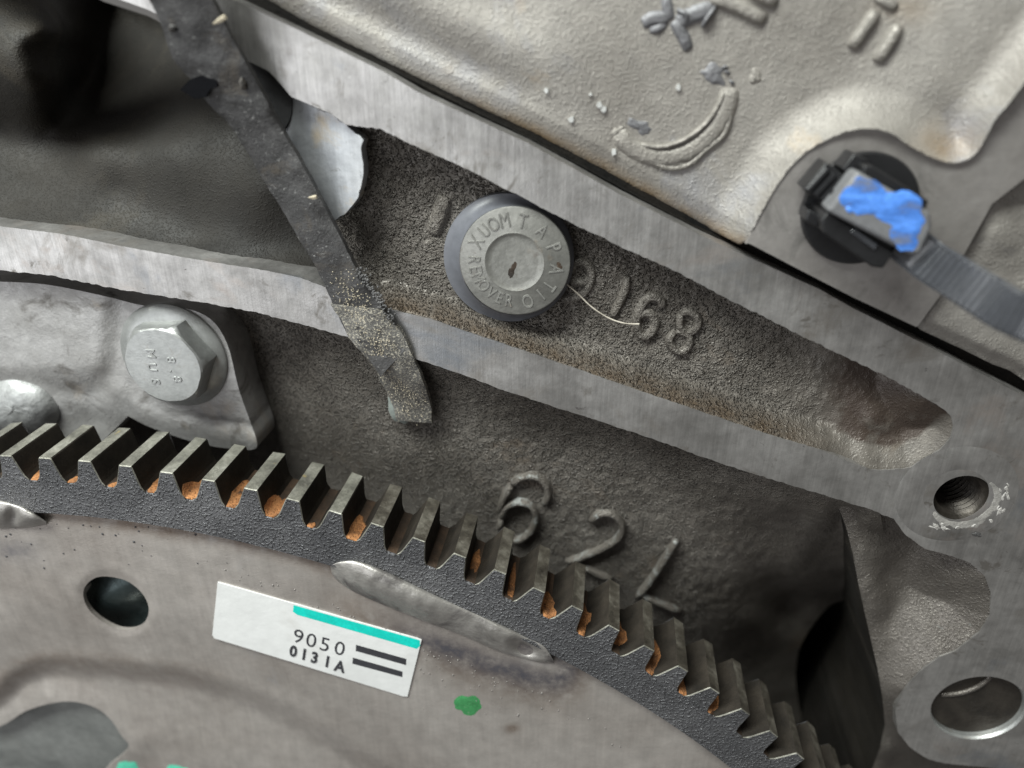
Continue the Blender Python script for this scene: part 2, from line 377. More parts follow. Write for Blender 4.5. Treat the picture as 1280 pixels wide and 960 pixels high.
M['numeral'] = material('highlit_cast_numeral', [(.10,.088,.075),(.16,.145,.128)], 90, (.34,.5), .35, [('pebble',2200,.00016),('pebble',4200,.00008)], [((.30,.31,.30), 260, .54, .66, .42)])  # pale spots put the highlights on the strokes into the colour
M['castnum'] = material('cast_numeral', [(.088,.078,.067),(.135,.121,.106),(.18,.165,.147)], 60, (.36,.56), .3, [('pebble',1700,.00022),('pebble',3200,.00012)], fine=.25)

random.seed(4)
# ================================================================== ENGINE BLOCK
block = thing('engine_block', 'dark cast iron engine block with machined grey rails and raised cast numbers', 'engine block', P(700, 480, -.01))
gap_low = [(-330,-297),(-30,-155),(240,-26),(294,0),(382,42),(480,90),(524,116),(662,180),(775,243),(880,296),(931,319),(1025,362),(1062,383),(1137,421),(1280,495),(1345,528),(1650,680)]
strip_top = [(-330,245),(-70,274),(0,283),(75,292),(169,311),(244,324),(337,339),(375,347),(401,357),(440,370),(486,386)]
pocket_low = [(486,386),(539,399),(587,416),(677,446),(737,467),(824,497),(880,516),(969,546),(1025,562),(1062,577),(1085,586),(1100,588),(1137,585),(1160,572)]
pocket_end = [(1160,572),(1175,562),(1188,548),(1192,533),(1189,521),(1182,513),(1160,499)]
pocket_up = [(1160,499),(1119,476),(1025,431),(912,375),(841,337),(800,319),(775,308),(711,277),(640,240),(569,204),(512,180),(475,161),(441,157)]
tab_edge = [(432,156),(414,142),(401,137),(388,131),(364,121)]
disc_edge = [(349,103),(336,89),(322,82),(305,74)]
strip_low = [(-330,318),(-70,332),(0,338),(56,343),(150,362),(247,377),(319,390),(375,405),(437,422),(524,450),(569,465),(625,486),(685,506),(745,525),(812,547),(875,570),(931,589),(987,606),(1040,622),(1085,636),(1117,648)]
right_edge = [(1117,648),(1130,667),(1156,686),(1186,694),(1212,703),(1231,720),(1239,742),(1237,769),(1224,791),(1194,814),(1175,821),(1149,840),(1130,862),(1119,889),(1122,915),(1137,934),(1160,949),(1179,954),(1280,964),(1350,985),(1650,1075)]
def rough(l, a, s=3, seed=1): return resample(l, s, False, a, seed)
flange = np.vstack([rough(gap_low,.4), [(1655,800)], rough(right_edge[::-1],.8,3,2), rough(strip_low[::-1],1.6,2.5,3), rough(strip_top,.7,2.5,4), rough(pocket_low,1.0,2.5,5)[1:], rough(pocket_end,.8,3,6)[1:],
                    rough(pocket_up,2.0,2.5,7)[1:], tab_edge, disc_edge, [(250,45),(185,12),(130,-8),(-30,-85),(-330,-225)]])
# holes
def circ(c, r, n=48):                              # circle on the flange, back in photo pixels
    out = []
    for k in range(n):
        a = 2*math.pi*k/n; out.append(to_px(Vector((c.x+r*math.cos(a), c.y+r*math.sin(a), c.z))))
    return np.array(out)
def to_px(v):
    w = np.array((v[0], -v[1], H-v[2])); c = w @ RW
    return (640+F*c[0]/c[2], 480+F*c[1]/c[2])
h1 = P(1203,623,0); r1 = (P(1239.5,616,0)-P(1166.5,630,0)).length/2
h2 = P(1223,886,0); r2 = (P(1281,868,0)-P(1167,903,0)).length/2
sheet('machined_flange', flange, 0, block, M['machined'], step=0, bstep=2.2, holes=[circ(h1,r1), circ(h2,r2)], depth=14, sm=40)
# lower, freshly cut lobe at the upper left
tab = [(364,121),(388,131),(401,137),(414,142),(432,156),(455,175),(451,186),(455,205),(454,222),(448,247),(435,265),(416,278),(397,264),(340,190),(330,140),(347,118)]
def tabz(x, y): return -.6-.024*(458-x)
bevel(sheet('cut_lobe', np.vstack([rough(tab+tab[:1],1.6,3,9)[:-1]]), tabz, block, M['tab'], step=6, bstep=2.5, depth=2.6, sm=40), .0002)

# pocket with the cast number
pc = []
for (x, y) in pocket_low[1:-4]:
    pc += [(x+6,y-15,-5.0),(x+14,y-38,-5.8)]
pc += [(490,240,-6),(560,250,-6.6),(600,225,-6.4),(470,330,-6.5),(520,320,-6.2),(560,350,-6),(420,300,-7.5),(440,350,-5),(640,320,-6.3),(700,300,-6.2),(760,330,-5.9),(800,390,-5.6),(900,440,-6.2),(980,475,-6.8),
       (1080,535,-4.2),(1130,540,-3.9),(1150,515,-4.2),(1110,495,-5.2),(1190,535,-3.6),(1150,560,-3.6),(1098,565,-3.8),(1050,555,-4.6),
       (440,160,-4.5),(520,185,-6),(700,272,-6.6),(900,372,-6.4),(1030,434,-6.4),(1165,500,-5.0), (470,205,-4.6), (380,330,-6), (400,240,-5), (450,262,-5)]
pz_ = tps(pc)
def lump(x, y, a): return a*(fbm(x/6.5, y/6.5, 5, 3)+.7*fbm(x/22, y/22, 9, 2))
def fil(d, w): return np.clip(1-d/w, 0, 1)**1.3
def pz(x, y): 
    sm_ = sstep(1020, 1090, x)
    z = pz_(x, y)+lump(x, y, .30)*(1-.6*sm_)
    d = dist(x, y, pocket_low+pocket_end)
    z = z+(-.25-z)*fil(d-1.5, 34)*(1-sm_)
    t = -.2-.082*d
    e = np.maximum(z, t)+.12*np.exp(-np.abs(z-t)/.25)      # straight cast draft at the round end
    return z*(1-sm_)+e*sm_
off = lambda l, dx, dy: [(x+dx, y+dy) for x, y in l]
pk_out = off(pocket_low,-1,7)+[(1182,570),(1200,535),(1190,510)]+off(pocket_up,6,-10)+[(420,140),(392,200),(385,240),(408,290),(440,345),(462,378)]
# core plug bore is cut out of the pocket floor
pc0 = P(635,325,-.006); pr0 = (P(715,322,-.006)-P(555,328,-.006)).length/2
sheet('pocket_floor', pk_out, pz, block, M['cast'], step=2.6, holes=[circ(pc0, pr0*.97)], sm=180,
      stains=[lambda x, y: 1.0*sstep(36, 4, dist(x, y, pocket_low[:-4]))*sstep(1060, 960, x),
              lambda x, y: 1.5*np.clip((dist(x, y, pocket_low+pocket_end[:3])-26-5*fbm(x/14, y/14, 41))/7, 0, 1)*sstep(1010, 1075, x)], calm=lambda x, y: .8*sstep(930, 1060, x))  # second patch: darker brown floor toward the round end
def stroke(name, pts, zf, w, parent, mat, hgt=.6, n=None, label=None):
    w = w*1.08
    """raised cast stroke following a surface: half-round ridge along photo points"""
    q = smooth(pts, False, 5) if len(pts) > 2 else resample(pts, 4, False)
    q = resample(q, 3, False); z = zf(q[:,0], q[:,1])
    p = PA(q[:,0], q[:,1], (z+hgt*.1)*MM)
    V, Fs = [], []; K = 9; N = len(p)
    wm = w*.135*MM/2                               # pixels to metres, near enough at these depths
    for i in range(N):
        t = p[min(i+1,N-1)]-p[max(i-1,0)]; t /= np.linalg.norm(t)+1e-12; s = np.array([t[1], -t[0], 0]); s /= np.linalg.norm(s)
        e = min(1, .35+.65*math.sin(math.pi*min(i+.3,N-1-i+.3,4)/8))
        for k in range(K):
            o_ = (-1.35,-1.0,-.72,-.36,0,.36,.72,1.0,1.35)[k]; h_ = (-.45,.22,.86,1,1.02,1,.86,.22,-.45)[k]
            jr = 1+.14*(random.random()-.5)
            V.append(p[i]+s*o_*wm*(.55+.45*e)*jr+np.array([0,0,h_*hgt*MM*(e if h_ > 0 else 1)*jr]))
    for i in range(N-1):
        for k in range(K-1): Fs.append((i*K+k, i*K+k+1, (i+1)*K+k+1, (i+1)*K+k))
    Fs += [tuple(range(K))[::-1], tuple(range((N-1)*K, N*K))]
    o = mesh(name, V, Fs, parent, mat, 180)
    if label: o['label'] = label
    return o
def multi(name, strokes, zf, w, mat, hgt, label):
    o = None
    obs = [stroke(name, s, zf, w, block, mat, hgt) for s in strokes]
    bm = bmesh.new()
    for k in obs: bm.from_mesh(k.data)
    bm.to_mesh(obs[0].data); shade(obs[0].data, 180); bm.free()
    for k in obs[1:]: bpy.data.objects.remove(k)
    obs[0]['label'] = label
    return obs[0]
pzs = lambda x, y: pz_(x, y)+.12
multi('casting_numeral', [[(557,246),(550,268),(541,292)]], pzs, 17, M['castnum'], .7, 'raised cast stroke like a 1 left of the round plug')
multi('casting_numeral', [[(713,342),(717,331),(728,327),(737,335),(739,349),(732,364),(720,372),(704,374)],[(712,343),(718,352),(730,353),(737,346)]], pzs, 10, M['castnum'], .6, 'raised cast digit 9 beside the round plug')
multi('casting_numeral', [[(784,346),(782,362),(773,382),(765,396)]], pzs, 9, M['castnum'], .6, 'raised cast digit 1 in the number')
multi('casting_numeral', [[(828,385),(826,375),(816,371),(807,376),(800,387),(796,401),(798,414),(806,421),(815,415),(819,404),(813,393),(805,391),(799,397)]], pzs, 10, M['castnum'], .6, 'raised cast digit 6 in the number')
multi('casting_numeral', [[(851,392),(862,390),(872,398),(871,410),(860,416),(850,408),(851,392)],[(845,414),(837,424),(842,436),(853,440),(862,430),(860,418),(845,414)]], pzs, 9, M['castnum'], .6, 'raised cast digit 8 at the end of the number')

# lower wall with the second number
lc = []
for (x, y) in strip_low[9:-1]: lc += [(x-3,y+3,-2.2),(x-8,y+22,-4.8)]
lc += [(600,560,-7),(750,620,-8),(850,660,-9.5),(500,560,-8),(430,500,-8),(440,430,-4),(400,430,-6),(380,440,-9),(350,480,-13),(340,400,-12),(330,600,-18),(450,640,-14),(600,720,-14),(740,790,-16),(650,620,-8.5),
       (930,690,-13),(960,660,-11),(1000,650,-9.5),(990,720,-20),(940,780,-24),(1030,680,-16),(1050,650,-10),(1060,800,-48),(1000,900,-48),(1090,950,-48),(900,900,-34),(820,860,-24),(1040,1010,-50),(1120,800,-50),(1120,1010,-50),(250,380,-12),(250,640,-20),(0,380,-13),(0,560,-16),(120,470,-15),(-75,660,-20),(420,780,-20)]
opening = smooth([(1025,770),(1048,752),(1068,760),(1088,800),(1105,870),(1110,930),(1095,990),(1050,1010),(1020,970),(1005,910),(995,855),(1000,810)], True, 4)
lzo = [(1025,770,-34),(1005,800,-36),(995,855,-44),(1010,920,-50),(1050,755,-36),(985,750,-33),(955,830,-38),(935,800,-29),(1000,705,-17)]
lc += lzo
lz_ = tps(lc)
def lz(x, y): return np.clip(lz_(x, y), -60, -1.6)+lump(x+300, y, .40)*(1-.7*sstep(900, 1000, x))*(.35+.65*sstep(480,620,x-(y-560)*.3))
low_out = off(strip_low[6:-1],4,-9)+[(1100,640),(1130,800),(1130,1020),(1130,1250),(800,1250),(420,800),(240,680),(-330,660),(-330,365)]
low_out = np.array(low_out)
sheet('lower_wall', low_out, lz, block, M['cast'], step=2.8, sm=60, holes=[opening], depth=40, calm=lambda x, y: .55*sstep(760, 980, x)*sstep(560,640,y))
sheet('opening_floor', [(850,600),(1250,600),(1250,1300),(850,1300)], -75, block, M['castdark'], step=0, bstep=30, depth=2)  # dark sheet closing the opening, shade put into its colour
lzs = lambda x, y: lz_(x, y)+.2
multi('casting_numeral', [[(640,606),(650,597),(668,594),(682,604),(685,620),(680,630)],[(627,648),(632,634),(646,627),(662,630),(670,644),(666,660),(654,672),(640,676)],[(627,648),(624,662)],[(640,606),(630,622),(625,640)]], lzs, 10, M['numeral'], 1.2, 'large raised cast digit like an 8 above the gear')
multi('casting_numeral', [[(738,652),(748,642),(764,641),(776,652),(777,664),(768,676),(740,690),(708,702)],[(722,704),(738,711),(754,719),(764,724)]], lzs, 10, M['numeral'], 1.2, 'large raised cast digit 2 above the gear')
multi('casting_numeral', [[(846,674),(836,690),(815,722),(796,746)],[(800,741),(814,748),(830,755),(850,764)]], lzs, 10.5, M['numeral'], 1.2, 'large raised cast digit 1 above the gear')

# web of the block at the right, between the ridge and the flange
ridge = [(1046,628),(1058,660),(1066,692),(1073,730),(1080,762),(1090,806),(1097,836),(1103,872),(1106,905),(1100,935),(1085,975),(1070,1015),(1030,1120),(990,1250)]
wc = []
for (x, y) in ridge: wc += [(x,y,-5.2),(x+12,y,-4.4)]
wc += [(1100,660,-6),(1110,720,-7.2),(1140,720,-8.2),(1120,780,-7.4),(1160,760,-8.4),(1190,725,-8.4),(1120,670,-7.2),(1150,700,-8.4),(1215,735,-7.5),(1200,770,-8),(1150,800,-7.4),(1118,840,-6),
       (1125,920,-6.5),(1140,950,-9),(1180,975,-11),(1260,985,-11),(1350,1010,-11),(1120,960,-9),(1350,1060,-12)]
wz_ = tps(wc)
web_low = right_edge[5:13]
def wz(x, y):
    z = np.clip(wz_(x, y), -14, -.4)+lump(x, y+500, .16)
    t = -.2-.080*dist(x, y, web_low)
    return np.maximum(z, t)+.45*np.exp(-np.abs(z-t)/.9)
web_out = ridge+[(1650,1250),(1655,1080)]+[(x+8,y-2) for x,y in right_edge[::-1][1:]]+[(1085,628)]
sheet('web', web_out, wz, block, M['castsmooth'], step=3, depth=60, sm=60, skirt=M['castdark'])  # wall below the ridge takes the casting with shade in its colour

# upper left cavity
uc = []
for (x, y) in strip_top[2:-2]: uc += [(x,y-1,-3.6),(x,y-25,-7.5)]
uc += [(0,215,-12),(150,235,-12),(300,275,-8.5),(200,185,-13),(280,200,-11),(330,240,-8),(30,90,-4.5),(5,70,-4),(45,120,-8.5),(40,60,-7),(0,160,-17),(70,40,-15),(70,100,-17),(120,60,-52),(150,10,-56),(95,110,-40),(160,110,-40),(200,70,-46),(90,20,-40),(200,20,-50),(85,60,-36),(250,60,-42),(290,60,-30),(30,0,-16),
       (-60,60,-10),(-60,-40,-16),(120,-40,-46),(260,-40,-18),(250,140,-19),(330,130,-16),(60,170,-18),(-60,200,-14),(120,170,-17)]
uz_ = tps(uc)
uz = lambda x, y: np.clip(uz_(x, y), -60, -1.5)+lump(x, y+900, .05)
up_out = off(strip_top[:-2],0,9)+[(455,380),(440,330),(412,270),(398,200),(395,110),(320,84),(250,52),(185,20),(130,2),(-30,-75),(-330,-215)]
sheet('upper_cavity', up_out, uz, block, M['castdark'], step=3.5, sm=180)  # cavity shade is part of the material colour
# round grey disc half hidden behind the rubber strip
dc = P(316,124,-.002); 
lathe('recess_disc', [((P(364,126,-.002)-dc).length, -.0030), ((P(364,126,-.002)-dc).length*.98, -.0026), (.0001,-.0026)], dc, block, M['greydisc'], 48)

# threaded hole and boss
def thread_hole(name, c, r):
    prof = [(r+.00005,-.0001),(r*.93,-.0011),(r*.90,-.0014)]; z = -.0014
    for k in range(15): prof += [(r*.80, z-.0005),(r*.88, z-.0011)]; z -= .00115
    prof += [(.0002, z)]
    return lathe(name, prof, c, block, M['bore'], 48, 25)
thread_hole('threaded_hole', h1, r1)
def ring_sheet(name, c, r0, r1_, z, mat):
    return lathe(name, [(r0,z-.0004),(r0+.0001,z),(r1_-.00015,z),(r1_,z-.0002)], c, block, mat, 72, 20)
hb = P(1195,619,0); rb = (P(1272,610,0)-P(1117,628,0)).length/2
lathe('spot_face', [(r1*1.12,-.00001),(r1*1.14,.00003),(rb*.985,.00003),(rb,-.00002)], hb, block, M['machined'], 72, 90)
prof = [(r2+.00003,-.00005),(r2*.965,-.0006),(r2*.955,-.0022)]
lathe('dowel_bore', prof[:3], h2, block, M['bolt'], 64, 25)
lathe('dowel_floor', [(r2*.97,-.0016),(r2*.5,-.0018),(.0001,-.0018)], h2, block, M['bore'], 48, 25)
q = [P(x,y,-.0017) for x,y in smooth([(1176,868),(1200,866),(1222,858),(1238,845)], False, 6)]
sweep('bore_lip', q, .00055, block, M['castsmooth'], 8)
# white sealant remains under the threaded hole
def blob_patch(name, c, a, b, ang, zf, h, parent, mat, seed=0, n=26, rings=7, rag=.35, jit=.5, **kw):
    """ragged flat lump on a surface, in photo pixels"""
    V, Fs = [], []
    rr = np.random.RandomState(seed); ph = rr.rand(6)*6.28
    def rad(t): return 1+rag*(.5*math.sin(2*t+ph[0])+.45*math.sin(3*t+ph[1])+.35*math.sin(5*t+ph[2])+.25*math.sin(8*t+ph[3]))
    ca, sa = math.cos(R(ang)), math.sin(R(ang))
    for i in range(rings+1):
        f = i/rings
        for k in range(n):
            t = 2*math.pi*k/n; r = f*rad(t); x0, y0 = a*r*math.cos(t), b*r*math.sin(t)
            x, y = c[0]+x0*ca-y0*sa, c[1]+x0*sa+y0*ca
            z = zf(np.array([x]), np.array([y]))[0] if callable(zf) else zf
            V.append(PA(x, y, (z+h*(1-f**2.5)*(1+jit*(rr.rand()-.5)) - (.25*h if i == rings else 0))*MM))
    for i in range(rings):
        for k in range(n): Fs.append((i*n+k, (i+1)*n+k, (i+1)*n+(k+1)%n, i*n+(k+1)%n))
    return mesh(name, np.array(V), Fs, parent, mat, 180, **kw)
rs = random.Random(12)
V, Fs = [], []; na, nr = 64, 8                      # thin ragged film of old sealant on the lower rim
for a in range(na+1):
    t = R(-48+190*a/na); e = math.sin(math.pi*a/na)**.6
    ro = 1.08+(.34+.55*float(fbm(np.array([a/7.]), np.array([3.3]), 61, 4)[0])+.10*(rs.random()-.5))*e
    for b in range(nr+1):
        q = b/nr; rr_ = r1*(1.03*(1-q)+ro*q)
        V.append((h1.x+rr_*math.cos(-t), h1.y+rr_*math.sin(-t), (-.02 if b in (0,nr) or a in (0,na) else .03+.05*rs.random()*e)*MM))
for a in range(na):
    for b in range(nr): Fs.append((a*(nr+1)+b, (a+1)*(nr+1)+b, (a+1)*(nr+1)+b+1, a*(nr+1)+b+1))
mesh('sealant_film', V, Fs, block, M['film'], 180)
for i in range(20):                                 # crumbs along its edge
    t = rs.uniform(-35, 125); q = rs.betavariate(3, 2)
    rr_ = r1*(1.15+.52*q); c0 = to_px((h1.x+rr_*math.cos(-R(t)), h1.y+rr_*math.sin(-R(t)), 0))
    blob_patch('sealant_residue', c0, rs.uniform(2.5,6), rs.uniform(1.2,2.6), t+90+rs.uniform(-20,20), .08, rs.uniform(.05,.12), block, M['crud'], i, 12, 3)
blob_patch('sealant_residue', (1221,668), 5, 3.0, 10, .12, .12, block, M['tape'], 31)
blob_patch('rust_stain', (1183,655), 9, 4.0, 30, -.35, .12, block, M['rust2'], 21)
blob_patch('rust_stain', (1200,661), 9, 3.0, 5, -.3, .10, block, M['rust2'], 22)

# ================================================================== GASKET LINE
gk = thing('gasket', 'thin black gasket line squeezed between the long machined rail and the aluminium cover', 'gasket', P(700,190,-.003))
gs = [(x+2,y-1) for x,y in gap_low]; gt = [(x+18,y-18) for x,y in gap_low]
sheet('gasket_body', off(gap_low,-3,3)+off(gap_low,16,-14)[::-1], -4.2, gk, M['gasket'], step=0, bstep=6, depth=8, sm=40)
gl = resample([(300,-2),(480,82),(662,172),(880,289),(931,313)], 6, False, 1.5)
sweep('gasket_lip', [P(x,y,-.0040) for x,y in gl], .0003, gk, M['gasket'], 6)

# ================================================================== ALUMINIUM COVER
hs = thing('aluminium_cover', 'sandy grey cast aluminium cover with a machined pad, across the upper right', 'engine cover', P(850,120,-.004))
edge = [(-300,-300),(-10,-162),(264,-34),(318,-8),(375,26),(400,39),(480,79),(524,101),(662,165),(775,225),(880,283),(925,306)]
pad = [(925,303),(932,305),(950,270),(969,236),(991,206),(1017,184),(1055,166),(1087,161),(1114,167),(1136,182),(1162,196),(1182,203),(1200,203),(1217,195),(1229,179),(1245,149),(1262,129),(1280,105),(1400,-50),(1520,-205),(1655,-205),(1655,80),(1280,224),(1240,255),(1208,313),(1178,366),(1146,409),(1067,372),(1003,339),(936,304)]
padc = smooth(pad[1:20], False, 5)
hedge = np.array(edge)
def hz(x, y):
    d = dist(x, y, hedge)
    base = -2.6-2.0*(1-np.clip(d/26,0,1)**.6)
    lm = 1-sstep(560, 760, x)                       # trough and ridge at the left end
    base = base-lm*1.1*np.exp(-((d-42)/20)**2)+lm*1.0*np.exp(-((d-92)/26)**2)
    base = base+.9*np.exp(-((x-700)/90)**2-((y-60)/70)**2)
    pd = dist(x, y, padc); w = 60
    rr_ = np.clip(1-pd/w, 0, 1)
    base = base+5.0*rr_**1.9
    wr = sstep(1050,1240,x+.55*(y-40))*sstep(250,100,y)
    base = base+2.0*wr
    return base+lump(x+77, y+33, .035)+.15*fbm(x/60, y/60, 21, 2)
cov = edge+list(padc[1:])+[(1520,-300)]
sheet('cover_casting', cov, hz, hs, M['alu'], step=3, depth=6, sm=180,
      stains=[lambda x, y: np.clip(.9*sstep(20, 1, dist(x, y, hedge))*sstep(480, 640, x)+.75*np.exp(-((x-1185)/42)**2-((y-180)/26)**2)+.35*np.exp(-((x-1130)/40)**2-((y-10)/20)**2), 0, 1)])
bevel(sheet('machined_pad', np.vstack([padc, pad[20:]]), 2.2, hs, M['pad'], step=0, bstep=3, depth=7, sm=40), .0002)
lowc = [(1150,412),(1178,366),(1208,313),(1240,255),(1280,224),(1655,80),(1655,668),(1284,478),(1262,463),(1240,455),(1204,437)]
sheet('cover_flank', off(lowc,0,0), lambda x, y: .2-1.0*sstep(1180,1300,x)+.5*fbm(x/40,y/40,3)+1.2*np.exp(-((x-1245)/30)**2-((y-290)/40)**2)-1.5*sstep(18,0,dist(x,y,[(1150,412),(1204,437),(1262,463),(1655,668)])), hs, M['alu'], step=4, depth=8, sm=180)
hzs = lambda x, y: hz(x, y)
def hstroke(name, pts, w, h, mat=None, label=None): return stroke(name, pts, hzs, w, hs, mat or M['mark'], h, label=label)
hstroke('cast_bar', [(1096,14),(1080,36),(1064,60)], 12, 1.0)
hstroke('cast_bar', [(1124,32),(1110,55),(1096,77)], 12, 1.0)
hstroke('cast_bar', [(890,-4),(925,10),(956,25)], 13, .8)
hstroke('cast_bar', [(935,-14),(970,4)], 12, 1.0)
hstroke('cast_bar', [(1094,-6),(1120,10)], 10, .7)
hstroke('cast_crescent', smooth([(772,166),(786,181),(806,192),(832,197),(858,191),(882,174),(900,152),(910,128),(912,110)], False, 4), 19, .6, label='raised crescent shaped casting mark')
hstroke('crescent_rim', smooth([(800,180),(828,183),(856,174),(880,156),(896,134),(905,112)], False, 4), 5, .75)
hstroke('crescent_rim', smooth([(792,190),(832,209),(860,206),(886,184),(906,166),(915,135)], False, 4), 6, .5)
blob_patch('crescent_knob', (772,166), 8, 9, 20, hzs, .4, hs, M['mark'], 3)
blob_patch('crescent_flash', (846,206), 20, 6, -10, hzs, .45, hs, M['mark'], 5)
blob_patch('crescent_flash', (894,166), 11, 6, -55, hzs, .6, hs, M['mark'], 6)
# torn star shaped scar
def spike(pts, w, h): return stroke('scar_ridge', pts, hzs, w, hs, M['scar'], h)
spike([(836,24),(818,23),(803,30)], 12, .45); spike([(842,26),(852,42),(861,62)], 11, .5); spike([(838,24),(834,8),(832,-6)], 10, .4)
spike([(846,28),(868,18),(892,10)], 14, .5); spike([(832,30),(822,36),(812,37)], 8, .4); spike([(878,34),(884,22),(894,8)], 5, 1.1); spike([(846,12),(858,18),(857,28)], 5, 1.1)
blob_patch('scar_patch', (892,93), 17, 12, 20, hzs, .3, hs, M['scar'], 8); blob_patch('scar_patch', (944,96), 9, 9, 60, hzs, .28, hs, M['mark'], 9)
blob_patch('scar_patch', (800,158), 15, 9, 20, hzs, .25, hs, M['scar'], 12)
for i,(x,y) in enumerate([(906,84),(909,90),(915,103)]): blob_patch('scar_pit', (x,y), 4, 3, 30*i, hzs, .5, hs, M['scar'], 40+i)

# ================================================================== CORE PLUG
dz = -.0012
cp = thing('core_plug', 'round steel plug ringed with raised letters in a smooth grey collar', 'plug', P(640,326,-.006))
c_t = P(643,328,dz); r_t = (P(711,325,dz)-P(575.5,331,dz)).length/2*1.02
V, Fs = [], []; n = 72; lv = [(0,-.0045),(.35,-.0042),(.75,-.0030),(.94,-.0018),(1.0,-.0014)]
for f,z in lv:
    for k in range(n):
        a = 2*math.pi*k/n; r = pr0*(1-f)+r_t*1.003*f
        b0 = P(635,325,z); b1 = P(643,328,z)
        V.append((b0.x*(1-f)+b1.x*f+r*math.cos(a), b0.y*(1-f)+b1.y*f+r*math.sin(a), z))
for i in range(len(lv)-1):
    for k in range(n): Fs.append((i*n+k, i*n+(k+1)%n, (i+1)*n+(k+1)%n, (i+1)*n+k))
m0 = len(V)
for k in range(n): V.append((V[k][0], V[k][1], -.012))
for k in range(n): Fs.append((m0+k, m0+(k+1)%n, (k+1)%n, k))
mesh('collar', V, Fs, cp, M['sleeve'], 60)
lathe('plug_face', [(r_t,dz-.0006),(r_t*.992,dz-.0001),(r_t*.97,dz),(r_t*.56,dz),(r_t*.535,dz+.0001),(r_t*.50,dz-.00003),(r_t*.47,dz-.00016),(r_t*.40,dz-.0002),(r_t*.33,dz-.00019),(r_t*.31,dz-.00021),(r_t*.12,dz-.00023),(.0001,dz-.00023)], c_t, cp, M['plug'], 96, 30)
def ringtext(chars, parent, c, r, size, z, flip=False, mat=None):
    for ch, deg in chars:
        a = R(90-deg); d = Vector((math.cos(a), math.sin(a), 0)); x = Vector((d.y, -d.x, 0))
        if flip: x = -x
        letter('raised_letter', ch, c+d*r+Vector((0,0,z-c.z)), x, size*(.90+.14*((deg*7)%10)/10), .00007+.00006*((deg*3)%7)/7, parent, mat or M['plug'], .72, bev=.00004)
ringtext(list(zip('TAPATIO', (11,40,67,98,123,140,161))), cp, c_t, r_t*.75, .0036, dz+.00003)
ringtext(list(zip('REMOVER', (272,258,245,231,216,202,188))), cp, c_t, r_t*.74, .0033, dz+.00003, True)
ringtext(list(zip('XUOM', (297,316,331,347))), cp, c_t, r_t*.76, .0035, dz+.00003)
blob_patch('rust_stain', (640,339), 4, 11, 12, dz*1000-.22, .03, cp, M['rootrust'], 14); blob_patch('rust_stain', (699,333), 4, 5, 0, dz*1000, .04, cp, M['rootrust'], 15)
# fine hair caught under the plug
hq = smooth([(708,355),(722,367),(740,384),(760,397),(780,404),(799,405)], False, 6)
hair = thing('fine_hair', 'thin pale hair curving from under the plug across the raised digits', 'hair', P(750,390,-.005))
sweep('strand', [P(x,y,-.0040+.0002*math.sin(i*.6)) for i,(x,y) in enumerate(hq)], .00013, hair, M['hair'], 6)

# ================================================================== SEAL RETAINER AND ITS BOLT
rt = thing('seal_retainer', 'worn aluminium seal retainer plate with a rounded bolt pad at the left edge', 'cover plate', P(150,460,-.005))
rout = smooth([(-330,335),(-70,350),(0,352),(60,356),(130,370),(180,382),(225,384),(262,398),(284,430),(298,485),(312,525),(321,552),(316,562),(280,560),(240,552),(190,535),(160,520)], False, 5)
rout = np.vstack([rout, [(120,560),(60,600),(-330,640)]])
def rz(x, y):
    z = np.full(x.shape, -4.0)
    f = sstep(118, 150, x+.12*(y-430))
    z = z-1.1*f                                     # lower pad round the bolt
    low = sstep(0, 1, (y-(455+.0*x))/40)*(1-f)
    z = z-1.6*low
    d = dist(x, y, [(150,490),(175,512),(215,530),(262,541),(318,549)])
    z = z+.5*np.exp(-(d/11)**2)-.9*sstep(4,34,d)*sstep(500,535,y-.0*x)*(1-sstep(300,340,x))*((y-(505+.14*(x-150))) > 0)
    return z+.22*fbm(x/30, y/30, 71, 3)
bevel(sheet('retainer_plate', rout, rz, rt, M['retainer'], step=3.5, depth=9, sm=50), .0002, 2, 60)
blob_patch('domed_boss', (16,512), 62, 44, 8, -6.5, 4.2, rt, M['dome'], 2, 40, 14, .05, .05)
hbz = -5.0*MM
ht = thing('hex_bolt', 'silver flanged hex bolt with marks on its head, in the retainer plate', 'bolt', P(217,447,hbz))
bc = P(216,446,-.0044); br = (P(281,444,-.0044)-P(154,449,-.0044)).length/2
lathe('bolt_flange', [(br,-.0056),(br,-.0046),(br*.97,-.0042),(br*.80,-.0034),(.0001,-.0030)], bc, ht, M['bolt'], 64, 30)
ztop = .0010; hc = P(203.5,458,ztop); hr = br*.80
V, Fs = [], []; rot = R(6)
nn = 72
def hexr(a, r): 
    a = (a-rot) % (math.pi/3)-math.pi/6
    return r*math.cos(math.pi/6)/math.cos(a)
hb0 = P(216,446,-.0044); hx = Vector((hc.x, hc.y, 0))
lay = [(-.0042,1),(-.0004,1),(0.0,.995),(ztop-.0003,None),(ztop,None)]
for i,(z,s) in enumerate(lay):
    for k in range(nn):
        a = 2*math.pi*k/nn; rh = hexr(a, hr)
        if i == 2: rh = min(rh, hr*.985); zz = ztop-.0012*max(0,(hexr(a,hr)/hr-.866)/.134)-.0003
        elif i == 3: rh = min(rh*.99, hr*.90); zz = ztop-.00025
        elif i == 4: rh = min(rh*.97, hr*.855); zz = ztop
        else: zz = z if i == 0 else ztop-.0013*max(0,(hexr(a,hr)/hr-.866)/.134)-.00035
        V.append((hx.x+rh*math.cos(a), hx.y+rh*math.sin(a), zz))
for i in range(4):
    for k in range(nn): Fs.append((i*nn+k, i*nn+(k+1)%nn, (i+1)*nn+(k+1)%nn, (i+1)*nn+k))
Fs.append(tuple(range(4*nn, 5*nn)))
mesh('hex_head', V, Fs, ht, M['bolt'], 28)
